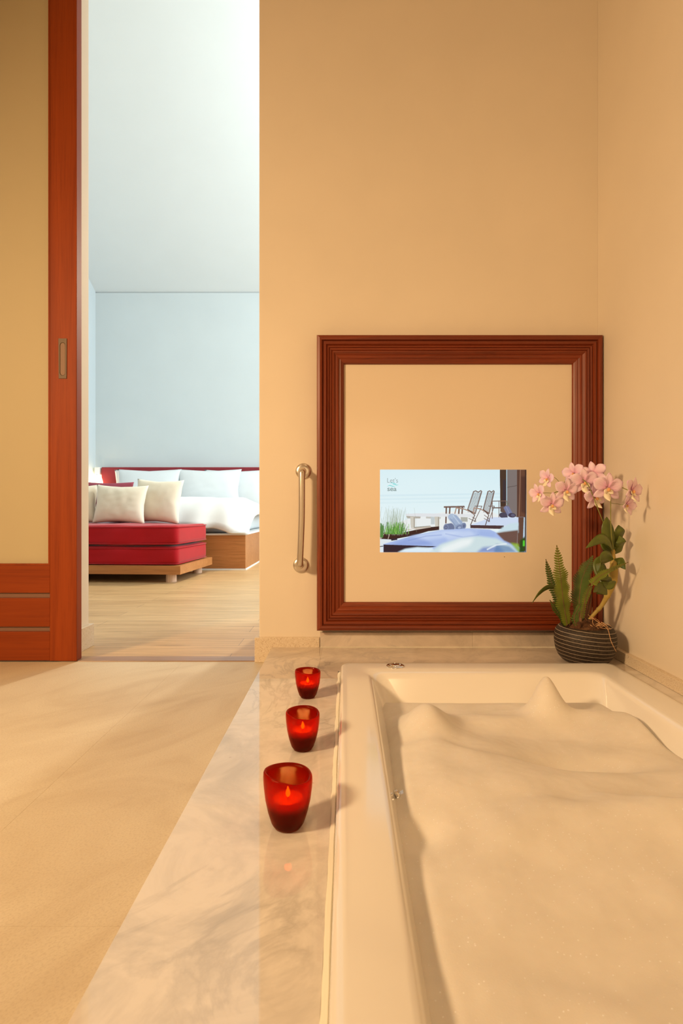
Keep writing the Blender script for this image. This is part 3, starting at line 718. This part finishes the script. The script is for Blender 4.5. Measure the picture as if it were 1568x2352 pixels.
# soil / fibre mound
soil = base('moss_fibre', (.10,.05,.025), .95); t = NT(soil); n = t.noise(t.coord(), 90, 5, .8)
t.l(t.ramp(n, [(.3,(.03,.014,.008)),(.55,(.13,.055,.022)),(.75,(.34,.19,.09))]), t.b.inputs['Base Color']); t.bump(n, 1, .006)
bm = bmesh.new()
def sw(a,r,z,k): q = mnoise.noise(Vector((math.cos(a)*3,math.sin(a)*3,k*.8))); return r*(1+.18*q), z+.008*q*(1 if r<.06 else .3)
lathe(bm, [(.072,.080),(.070,.112),(.060,.128),(.046,.142),(.028,.150),(.008,.152)], 40, wob=sw, cap1=True, cx=-.006)
obj('potting_fibre', bm, soil, plant, smooth=True)
root_m = base('dry_root', (.62,.36,.18), .7)
rng = random.Random(11)
for k in range(9):
    a = rng.uniform(-2.6,-.2); r0 = rng.uniform(.01,.045)
    p = Vector((PX+.022+r0*math.cos(a), PY-.035+r0*math.sin(a)*.5, .0605+.140)); pts = [p.copy()]
    for i in range(4):
        p = p+Vector((rng.uniform(-.022,.024), rng.uniform(-.014,.010), rng.uniform(-.012,.012))); p.z = max(p.z, .0605+.128); pts.append(p.copy())
    bm = bmesh.new(); tube(bm, catmull(pts, 5), lambda t: .0013*(1-.5*t), 6); pl_obj('root', bm, root_m, smooth=True)
bm = bmesh.new()
tube(bm, catmull([P(1350,1412,1.92),P(1372,1428,1.89),P(1388,1439,1.885),P(1396,1447,1.865),P(1402,1470,1.852),P(1408,1484,1.852),P(1415,1497,1.862)],6), .0010, 6); pl_obj('root', bm, root_m, smooth=True)

def leafmat(name, a, b, rough=.45):
    m = base(name, a, rough); t = NT(m); n = t.noise(t.coord(), 22, 4)
    t.l(t.ramp(n, [(.3,a),(.7,b)]), t.b.inputs['Base Color']); return m
fernm = leafmat('fern_green', (.11,.14,.010), (.19,.23,.018)); fernd = leafmat('fern_dark_green', (.05,.095,.012), (.09,.14,.018))
leafm = leafmat('orchid_leaf', (.07,.10,.012), (.13,.16,.02), .38); canem = leafmat('orchid_cane', (.34,.24,.05), (.50,.36,.09), .5)
stemm = leafmat('flower_stem', (.20,.21,.04), (.28,.27,.06)); brown = leafmat('dry_sheath', (.12,.06,.03), (.24,.12,.06), .8)
def frond(pts, hw, m, side=Vector((1,0,0)), n=34, fwd=.35, droop=0.0):
    pa = catmull(pts, 16); L = len(pa); bm = bmesh.new()
    tube(bm, pa, lambda t: .0013*(1-.6*t), 6, 1)
    for k in range(n):
        t = (k+.5)/n; f = t*(L-1); i = min(int(f), L-2); p = pa[i].lerp(pa[i+1], f-i); tg = (pa[i+1]-pa[i]).normalized()
        ww = hw*min(1, .45+t*2.2)*min(1, ((1-t)*3.0)**.75)*(.94+.12*math.sin(k*7.1))
        sd0 = (side - tg*side.dot(tg)).normalized(); nrm = tg.cross(sd0)
        for sg in (-1,1):
            sd = (sd0*sg + tg*fwd).normalized(); step = (pts_len(pa)/n)*.56
            tip = p+sd*ww - nrm*ww*droop; mid = p+sd*ww*.55 - nrm*ww*droop*.25
            a0 = p-tg*step*.7; a1 = p+tg*step*.9
            b0 = mid-tg*step*1.0; b1 = mid+tg*step*.75
            c0 = p+sd*ww*.88-nrm*ww*droop*.7-tg*step*.55; c1 = p+sd*ww*.88-nrm*ww*droop*.7+tg*step*.45
            V_ = [bm.verts.new(q) for q in (a0,b0,c0,tip,c1,b1,a1)]
            bm.faces.new((V_[0],V_[1],V_[5],V_[6])); bm.faces.new((V_[1],V_[2],V_[4],V_[5])); bm.faces.new((V_[2],V_[3],V_[4]))
    pl_obj('fern_frond', bm, [m, brown], solid=.0005)
def pts_len(pa): return sum((b-a).length for a,b in zip(pa, pa[1:]))
frond([P(1302,1436,1.93),P(1293,1380,1.91),P(1287,1325,1.90),P(1278,1252,1.915)], .034, fernm, Vector((1,.25,0)), 38)
frond([P(1300,1438,1.95),P(1284,1390,1.945),P(1266,1338,1.955),P(1253,1284,1.975)], .0225, fernd, Vector((1,.3,0)), 30)
frond([P(1330,1432,1.94),P(1330,1375,1.94),P(1338,1325,1.95),P(1361,1276,1.975)], .035, fernd, Vector((.95,-.2,.2)), 32, .55)
frond([P(1336,1420,1.89),P(1345,1372,1.86),P(1364,1335,1.84),P(1396,1312,1.83),P(1443,1291,1.83)], .0155, fernm, Vector((.45,-.3,1)), 38, .2)
frond([P(1296,1438,1.955),P(1290,1420,1.95),P(1276,1400,1.95),P(1262,1378,1.96)], .014, fernd, Vector((.7,.3,.6)), 16)
frond([P(1322,1438,1.90),P(1318,1418,1.885),P(1326,1400,1.875),P(1334,1386,1.88)], .012, fernd, Vector((1,0,0)), 12)

def leaf(name, pts, hw, m, side, cup=.15, n=14, peak=.5, parent=plant, world=True, vein=True):
    pa = catmull(pts, 8); L = len(pa); bm = bmesh.new(); rows = []; hw = hw*1.22
    for i in range(L):
        t = i/(L-1); p = pa[i]; tg = (pa[min(i+1,L-1)]-pa[max(i-1,0)]).normalized()
        sd = (side-tg*side.dot(tg)).normalized(); nn = tg.cross(sd)
        q = t/peak*.5 if t<peak else .5+(t-peak)/(1-peak)*.5
        ww = hw*max(.04, math.sin(PI*min(.995,max(.01,q)))**.8)
        rows.append([bm.verts.new(p+sd*ww*s+nn*ww*cup*(abs(s)**1.5)) for s in (-1,-.6,-.2,0,.2,.6,1)])
    for A,B in zip(rows, rows[1:]):
        for k in range(6): bm.faces.new((A[k],A[k+1],B[k+1],B[k]))
    if world: return pl_obj(name, bm, m, parent, smooth=True, solid=.0008)
    return bm
# cane with nodes
bm = bmesh.new()
cp = catmull([P(1352,1424,1.955),P(1366,1408,1.955),P(1382,1390,1.945),P(1397,1362,1.93),P(1406,1335,1.915),P(1409,1305,1.90),P(1408,1285,1.895),P(1406,1262,1.89)], 8)
def cr(t):
    r = .0065 + .0085*math.exp(-((t-.62)/.22)**2)
    for nd in (.22,.40,.58,.80,.97): r += .0022*math.exp(-((t-nd)/.012)**2)
    return r
tube(bm, cp, cr, 14); pl_obj('cane', bm, canem, smooth=True)
for (a,b,c,w) in (((1345,1425),(1353,1395),(1358,1365),.007),((1338,1425),(1347,1400),(1350,1372),.006)):
    bm = bmesh.new(); tube(bm, catmull([P(*a,1.965),P(*b,1.965),P(*c,1.965)],6), lambda t: w*(1-.6*t), 8); pl_obj('dry_cane', bm, brown, smooth=True)
X = Vector((1,0,0))
leaf('leaf', [P(1407,1268,1.890),P(1400,1240,1.880),P(1396,1210,1.875),P(1393,1187,1.880)], .0220, leafm, Vector((1,.3,0)), .18)
leaf('leaf', [P(1407,1262,1.900),P(1417,1240,1.909),P(1424,1220,1.888),P(1420,1206,1.900)], .0180, leafm, Vector((1,.1,.2)), .2)
leaf('leaf', [P(1407,1266,1.880),P(1401,1245,1.860),P(1387,1236,1.845),P(1368,1243,1.830),P(1345,1259,1.820)], .0150, leafm, Vector((.2,.5,1)), .35, peak=.4)
leaf('leaf', [P(1407,1274,1.900),P(1420,1258,1.900),P(1426,1245,1.882),P(1422,1230,1.894)], .0150, leafm, Vector((1,-.3,.5)), .2)
leaf('leaf', [P(1407,1274,1.890),P(1396,1262,1.885),P(1387,1250,1.885),P(1384,1240,1.890)], .0150, leafm, Vector((1,.3,-.6)), .2)
leaf('leaf', [P(1408,1285,1.880),P(1394,1284,1.860),P(1381,1290,1.850),P(1372,1314,1.845)], .0240, leafm, Vector((.4,-.3,1)), .3)
leaf('leaf', [P(1410,1284,1.885),P(1422,1288,1.885),P(1430,1296,1.870),P(1436,1308,1.853)], .014, leafm, Vector((.3,-.5,1)), .2)
leaf('leaf', [P(1406,1345,1.885),P(1394,1334,1.870),P(1383,1330,1.860),P(1378,1322,1.857)], .015, leafm, X, .3)
leaf('leaf', [P(1384,1336,1.870),P(1396,1344,1.865),P(1406,1340,1.863),P(1414,1336,1.865)], .013, leafm, Vector((0,-.4,1)), .3)
leaf('leaf', [P(1394,1366,1.890),P(1384,1355,1.875),P(1374,1352,1.865),P(1362,1360,1.860)], .019, leafm, Vector((.2,-.3,1)), .2)
leaf('leaf', [P(1392,1352,1.905),P(1384,1322,1.930),P(1376,1295,1.945),P(1384,1275,1.955)], .020, leafm, X, .2)
leaf('leaf', [P(1290,1350,1.965),P(1262,1348,1.940),P(1240,1362,1.920),P(1221,1386,1.910)], .0085, leafm, Vector((.6,0,1)), .2)
# dry sheaths and stubs in the middle of the pot
rng = random.Random(21)
for k in range(12):
    bx, by = 1300+rng.uniform(0,60), 1436-rng.uniform(0,8); d0 = rng.uniform(1.925,1.97); hh = rng.uniform(14,42)
    bm = bmesh.new(); lean = rng.uniform(-12,12); wd = rng.uniform(.0035,.007)
    tube(bm, catmull([P(bx,by,d0),P(bx+lean*.4,by-hh*.5,d0),P(bx+lean,by-hh,d0+.004)],5), lambda t: wd*(1-.75*t), 7); pl_obj('dry_sheath', bm, brown, smooth=True)
# flower stems
def stem(pts, r=.0013):
    bm = bmesh.new(); tube(bm, catmull(pts, 6), r, 8); pl_obj('flower_stem', bm, stemm, smooth=True)
stem([P(1407,1262,1.890),P(1404,1235,1.875),P(1402,1190,1.870),P(1402,1150,1.870),P(1400,1125,1.875),P(1420,1118,1.885),P(1440,1125,1.841)], .0016)
stem([P(1392,1215,1.895),P(1384,1197,1.890),P(1371,1165,1.875),P(1360,1135,1.865),P(1346,1108,1.855),P(1330,1098,1.900),P(1318,1096,1.895),P(1302,1103,1.890),P(1290,1114,1.885),P(1284,1127,1.880),P(1272,1133,1.880),P(1268,1150,1.880)], .0016)
stem([P(1290,1114,1.885),P(1275,1098,1.885),P(1265,1096,1.890)], .0008); stem([P(1272,1133,1.880),P(1255,1132,1.880),P(1243,1133,1.885)], .0008); stem([P(1402,1155,1.870),P(1420,1158,1.880),P(1438,1160,1.847)], .0008)
petm = base('pink_petal', (.82,.5,.8), .5); t = NT(petm)
at = t.new('ShaderNodeAttribute'); at.attribute_name = 'pos'; sp = t.new('ShaderNodeSeparateXYZ'); t.l(at.outputs['Vector'], sp.inputs[0])
strp = t.math('SINE', t.math('MULTIPLY', sp.outputs[0], 21)); 
c1 = t.ramp(sp.outputs[1], [(0,(.80,.36,.58)),(.35,(.87,.58,.78)),(.8,(.90,.72,.88)),(1,(.80,.50,.78))])
c2 = t.mix(t.math('MULTIPLY', t.math('ADD', t.math('MULTIPLY', strp, .5), .5), .28), c1, (.93,.84,.90))
t.l(c2, t.b.inputs['Base Color']); t.b.inputs['Subsurface Weight'].default_value = .15; t.b.inputs['Subsurface Radius'].default_value = (.004,.003,.003)
lipm = base('cream_lip', (.93,.86,.66), .5); throat = base('orange_throat', (.80,.42,.16), .5)
def petal(bm, ang, L, hw, back, cup, curl, peak=.55, lay=None):
    rows = []; N = 9
    rot = Matrix.Rotation(ang, 3, 'Y')
    for i in range(N+1):
        t = i/N; q = t/peak*.5 if t<peak else .5+(t-peak)/(1-peak)*.5
        ww = hw*max(.10 if t<.5 else .06, math.sin(PI*min(.99,max(.02,q)))**.7)
        row = []
        for s in (-1,-.5,0,.5,1):
            v = Vector((s*ww, (-back*t*L + curl*L*t*t) - cup*ww*(s*s) + .10*hw*math.sin(3*s+5*t), L*t*.98+.003))
            vv = bm.verts.new(rot @ v); vv[lay] = Vector((s, t, 0)); row.append(vv)
        rows.append(row)
    for A,B in zip(rows, rows[1:]):
        for k in range(4): bm.faces.new((A[k],A[k+1],B[k+1],B[k]))
def flower(px, py, d, size, yaw, pitch, roll, openness=1.0):
    bm = bmesh.new(); lay = bm.verts.layers.float_vector.new('pos')
    s = size; bk = .15+(1-openness)*1.2
    for a in (0, 2.15, -2.15): petal(bm, a, s*.98, s*.27, bk, .25, .15+.2*(1-openness), .5, lay)
    for a in (1.12,-1.12): petal(bm, a, s*1.05, s*.42, bk*.8, .2, .1, .6, lay)
    o = obj('flower', bm, petm, plant, smooth=True, solid=.0006)
    o.location = P(px,py,d)-plant.location; o.rotation_euler = (pitch, roll, yaw)
    # lip: a cupped cream tongue with side lobes and an orange throat
    bm = bmesh.new(); lay = bm.verts.layers.float_vector.new('pos')
    petal(bm, PI, s*.72, s*.25, .10, -.6, -.45, .62, lay); petal(bm, PI-.75, s*.36, s*.15, .45, -.3, 0, .6, lay); petal(bm, PI+.75, s*.36, s*.15, .45, -.3, 0, .6, lay)
    for v in bm.verts: v.co.y -= .12*s
    lp = obj('lip', bm, lipm, o, smooth=True, solid=.0006); lp['label'] = 'cream yellow lip'
    bm = bmesh.new(); bmesh.ops.create_uvsphere(bm, u_segments=12, v_segments=8, radius=s*.10)
    for v in bm.verts: v.co = Vector((v.co.x*.9, v.co.y*1.3-.20*s, v.co.z*1.3-.06*s))
    obj('column', bm, throat, o, smooth=True)
FL = [(1266,1160,1.872,.044,.15,.15,.05,1),(1239,1134,1.885,.036,-1.15,.1,-.25,.7),(1259,1100,1.89,.036,-1.2,.0,.35,.7),(1299,1128,1.875,.045,.25,.1,.1,1),
      (1340,1108,1.885,.050,.05,.1,-.12,1),(1318,1088,1.92,.040,-.9,.0,-.2,.85),(1362,1088,1.93,.044,2.6,.0,.2,.9),(1366,1143,1.885,.047,.35,.1,-.3,1),
      (1394,1122,1.860,.054,.1,.12,.08,1),(1449,1128,1.775,.044,.55,.0,.25,.8),(1437,1160,1.785,.033,.6,.2,.5,.6)]
for f in FL: flower(*f)

# ------------------------------------------------------------------ bedroom: bed
bed = empty('bed', (-2.06, 6.5, 0)); tag(bed, 'double bed with an oak plinth base and long maroon headboard against the far wall', 'bed')
def bp(name, *a, **k): return rel(boxobj(name, *a, parent=bed, **k), bed)
bp('bed_base', -3.10, -1.018, 5.50, 7.52, .014, .352, M['bed_wood'], bevel=.003)
bp('base_top', -3.10, -1.016, 5.498, 7.52, .352, .368, M['white_skirt'], bevel=.002)
bp('base_skirting', -3.105, -1.012, 5.494, 7.5, 0, .014, M['white_skirt'])
bp('headboard', -3.385, -.70, 7.52, 7.598, .35, 1.200, M['maroon'], bevel=.01)
def soft_box(name, x0,x1,y0,y1,z0,z1, m, r=.05, parent=None, dimple=None, nx=28, ny=20, nz=5):
    bm = bmesh.new(); cx,cy,cz = (x0+x1)/2,(y0+y1)/2,(z0+z1)/2; hx,hy,hz = (x1-x0)/2,(y1-y0)/2,(z1-z0)/2
    bmesh.ops.create_cube(bm, size=2)
    def cuts(axis, n): return n
    # build a gridded box and round it like a cushion
    bm.clear()
    vd = {}
    def gv(i,j,k):
        key = (i,j,k)
        if key not in vd:
            a,b,c = -1+2*i/nx, -1+2*j/ny, -1+2*k/nz
            p = Vector((a*hx,b*hy,c*hz)); q = Vector((max(-hx+r,min(hx-r,p.x)), max(-hy+r,min(hy-r,p.y)), max(-hz+r,min(hz-r,p.z)) if hz>r else 0))
            dlt = p-q
            if dlt.length > 1e-9:
                mx = max(abs(dlt.x),abs(dlt.y),abs(dlt.z)); dlt = dlt.normalized()*mx
            p = q+dlt
            if dimple: p = dimple(p, a, b, c)
            vd[key] = bm.verts.new(p)
        return vd[key]
    for i in range(nx):
        for j in range(ny):
            for k in (0,nz): bm.faces.new((gv(i,j,k),gv(i+1,j,k),gv(i+1,j+1,k),gv(i,j+1,k)))
    for i in range(nx):
        for k in range(nz):
            for j in (0,ny): bm.faces.new((gv(i,j,k),gv(i+1,j,k),gv(i+1,j,k+1),gv(i,j,k+1)))
    for j in range(ny):
        for k in range(nz):
            for i in (0,nx): bm.faces.new((gv(i,j,k),gv(i,j+1,k),gv(i,j+1,k+1),gv(i,j,k+1)))
    return obj(name, bm, m, parent, smooth=True, loc=(cx,cy,cz))
mt = soft_box('mattress', -3.02,-1.12,5.62,7.50,.3685,.600, M['linen'], .06)
tag(mt, 'white sheeted mattress on the oak bed base', 'mattress')
# duvet: a thick draped cover
bm = bmesh.new(); NXd, NYd = 70, 60
def duvet(u, v):
    x = -3.10 + 2.13*u; y = 5.44 + 1.62*v
    e = min((1-u)*2.13, u*2.13); ef = v*1.62
    z = .700 + .028*mnoise.noise(Vector((x*2.2,y*2.0,0))) + .010*mnoise.noise(Vector((x*8,y*5,2))) + .03*math.sin(PI*u)
    front_drop = max(0, 1-ef/.22)
    z += .016*mnoise.noise(Vector((x*5+7,y*11,3)))*min(1,front_drop*1.5+.35); hang = .27+.06*math.exp(-((u-.90)/.08)**2)+.02*mnoise.noise(Vector((x*6,0,0)))
    z -= hang*front_drop**1.7
    y += .035*math.sin(x*19+2)*front_drop**2*.5
    side = max(0, 1-(1-u)*2.13/.24)
    z -= (.16-.04*v)*side**1.8; x -= .025*math.sin(y*13)*side
    z -= .12*max(0, 1-u*2.13/.2)**1.8
    z -= .06*max(0, 1-(1-v)*1.62/.16)**2
    return Vector((x,y,max(z,.372)))
G = [[bm.verts.new(duvet(i/NXd, j/NYd)) for i in range(NXd+1)] for j in range(NYd+1)]
for j in range(NYd):
    for i in range(NXd): bm.faces.new((G[j][i],G[j][i+1],G[j+1][i+1],G[j+1][i]))
dv = obj('duvet', bm, M['linen'], smooth=True, solid=.03); tag(dv, 'rumpled white duvet draped over the foot of the bed', 'duvet')
def pillow(name, w, h, th, m, n=26, pinch=.10, wrinkle=.006, seed=0):
    bm = bmesh.new()
    def pt(i,j,s):
        a, b = -1+2*i/n, -1+2*j/n
        x = a*w/2*(1-pinch*(1-b*b)*0.0 - pinch*(1-abs(b))**.8*abs(a)**6*1.0); z = b*h/2*(1-pinch*(1-abs(a))**.8*abs(b)**6*1.0)
        t = th/2*((max(0,1-abs(a)**2.6))*(max(0,1-abs(b)**2.6)))**.55
        wr = wrinkle*mnoise.noise(Vector((a*4+seed,b*4,s*2+seed)))*(t/(th/2))
        return Vector((x, s*(t+wr), z+h/2))
    D = {}
    def gv(i,j,s):
        k = (i,j,0 if i in (0,n) or j in (0,n) else s)
        if k not in D: D[k] = bm.verts.new(pt(i,j,s))
        return D[k]
    for s in (-1,1):
        for i in range(n):
            for j in range(n): bm.faces.new((gv(i,j,s),gv(i+1,j,s),gv(i+1,j+1,s),gv(i,j+1,s)))
    return obj(name, bm, m, smooth=True)
pw = pillow('pillow', .86, .55, .18, M['linen'], wrinkle=.006)
PG = 'white pillows propped against the headboard'
spots = [(-2.72,7.375,.608,-.07,.03,'white pillow behind the left one, showing only at its left corner'),
         (-2.62,7.175,.606,-.13,.0,'white pillow on the left half of the bed, propped in front'),
         (-1.50,7.375,.608,-.07,.0,'white pillow at the right edge of the headboard, behind its neighbour'),
         (-1.82,7.175,.606,-.13,-.03,'white pillow standing in front near the middle of the headboard')]
for i,(x,y,z,rx,rz,lab) in enumerate(spots):
    o = pw if i == 0 else link(pw.copy())
    o.location = (x,y,z); o.rotation_euler = (rx,0,rz); tag(o, lab, 'pillow', PG)

# wall lamp beside the headboard
wl = empty('wall_lamp', (-3.43, 7.598, 1.00)); tag(wl, 'small lit reading lamp on the far wall left of the maroon headboard', 'lamp')
rel(boxobj('bracket', -3.47,-3.40,7.50,7.598,1.09,1.20, M['white_skirt'], wl, bevel=.008), wl)
bm = bmesh.new(); lathe(bm, [(.03,.12),(.055,.09),(.075,.03),(.078,-.04),(.06,-.075),(.02,-.08)], 24, cap1=True)
for v in bm.verts: v.co += Vector((-.005,-.09,-.035))
obj('lamp_shade', bm, M['glow'], wl, smooth=True)
bm = bmesh.new(); tube(bm, [Vector((-.005,-.09,.08)), Vector((-.005,-.09,.10))], .014, 10); obj('stem', bm, M['chrome'], wl)
l = bpy.data.lights.new('lamp_glow','POINT'); l.energy = 2.2; l.color = (1,.7,.36); l.shadow_soft_size = .05
lo = bpy.data.objects.new('lamp_glow', l); link(lo, wl); lo.location = (-.005,-.22,-.06)

# ------------------------------------------------------------------ daybed
RZ = math.radians(-3.5); ORG = Vector((-1.372, 4.50, 0))
dbd = empty('daybed', ORG, RZ); tag(dbd, 'low wooden daybed platform on round legs at the foot of the bed', 'daybed')
bm = bmesh.new(); box(bm, -2.0, 0, 0, .86, .071, .143); obj('platform', bm, M['bed_wood'], dbd, bevel=.002)
for x,y in ((-.115,.10),(-.115,.76),(-1.88,.10),(-1.88,.76)):
    bm = bmesh.new(); lathe(bm, [(.044,0),(.044,.071)], 24, cap1=True)
    obj('leg', bm, M['leg_wood'], dbd, smooth=True, angle=40, loc=(x,y,0))
def dim(p, a, b, c):
    p = p.copy(); f = .006*mnoise.noise(Vector((p.x*3,p.y*3,p.z*6+c)))
    if abs(c) > .9: p.z += c/abs(c)*(.014*(1-abs(a)**4)*(1-abs(b)**4)*(.6+.4*math.cos(p.x*16)*math.cos(p.y*16)))
    if abs(b) > .95: p.y += (1 if b>0 else -1)*.010*math.cos(p.x*14)*(1-c*c)
    return p+Vector((0,f,f))
rot = Matrix.Rotation(RZ, 4, 'Z')
for z0,z1,lab in ((.1435,.298,'lower red seat mattress lying on the daybed platform'),(.312,.474,'upper red seat mattress stacked on top of the lower one')):
    cu = soft_box('seat_mattress', -1.94,-.035,.03,.80,z0,z1, M['red_fabric'], .032, dimple=dim, nx=60, ny=28, nz=8)
    tag(cu, lab, 'seat cushion', 'red seat mattresses on the daybed')
    lc = Vector(cu.location); bm = bmesh.new()
    for zz in (-(z1-z0)/2+.012, (z1-z0)/2-.012):
        hx, hy = (1.905)/2, .77/2
        pts = [Vector((x,y,zz)) for x,y in ((-hx+.02,-hy),(-hx,-hy+.02),(-hx,hy-.02),(-hx+.02,hy),(hx-.02,hy),(hx,hy-.02),(hx,-hy+.02),(hx-.02,-hy),(-hx+.02,-hy))]
        tube(bm, pts, .0045, 6)
    obj('piping', bm, M['red_fabric'], cu, smooth=True)
    cu.location = ORG + (rot @ lc); cu.rotation_euler = (0,0,RZ)
# throw cushions: local daybed coordinates
def put(o, x, y, z, rx, rz, ry=0):
    o.location = ORG + (rot @ Vector((x,y,z))); o.rotation_euler = (rx, ry, RZ+rz); return o
c1 = pillow('throw_cushion', .47, .43, .17, M['beige'], pinch=.12, wrinkle=.005, seed=3)
tag(put(c1, -.465, .60, .478, -.20, -.06, .035), 'beige square cushion leaning at the right, nearest the bed duvet', 'cushion', 'cushions along the daybed')
c2 = pillow('throw_cushion', .49, .37, .16, M['beige'], pinch=.14, wrinkle=.006, seed=9)
tag(put(c2, -.735, .42, .478, -.22, .04, .02), 'beige cushion in front, overlapping the larger beige cushion to its right', 'cushion', 'cushions along the daybed')
c3 = c2.copy(); link(c3); tag(put(c3, -1.20, .44, .478, -.22, .10, -.03), 'beige cushion half hidden by the door jamb at the far left', 'cushion', 'cushions along the daybed')
mst = base('maroon_striped', (.3,.05,.08), .85); t = NT(mst)
wv = t.new('ShaderNodeTexWave', bands_direction='Z'); wv.inputs['Scale'].default_value = 26; t.l(t.coord(), wv.inputs['Vector'])
t.l(t.ramp(wv.outputs['Fac'], [(.3,(.22,.025,.05)),(.7,(.34,.07,.11))]), t.b.inputs['Base Color'])
c4 = pillow('throw_cushion', .50, .41, .15, mst, pinch=.08, wrinkle=.004, seed=5)
tag(put(c4, -.98, .64, .478, -.20, 0, .01), 'maroon ribbed cushion showing above the front beige cushion', 'cushion', 'cushions along the daybed')
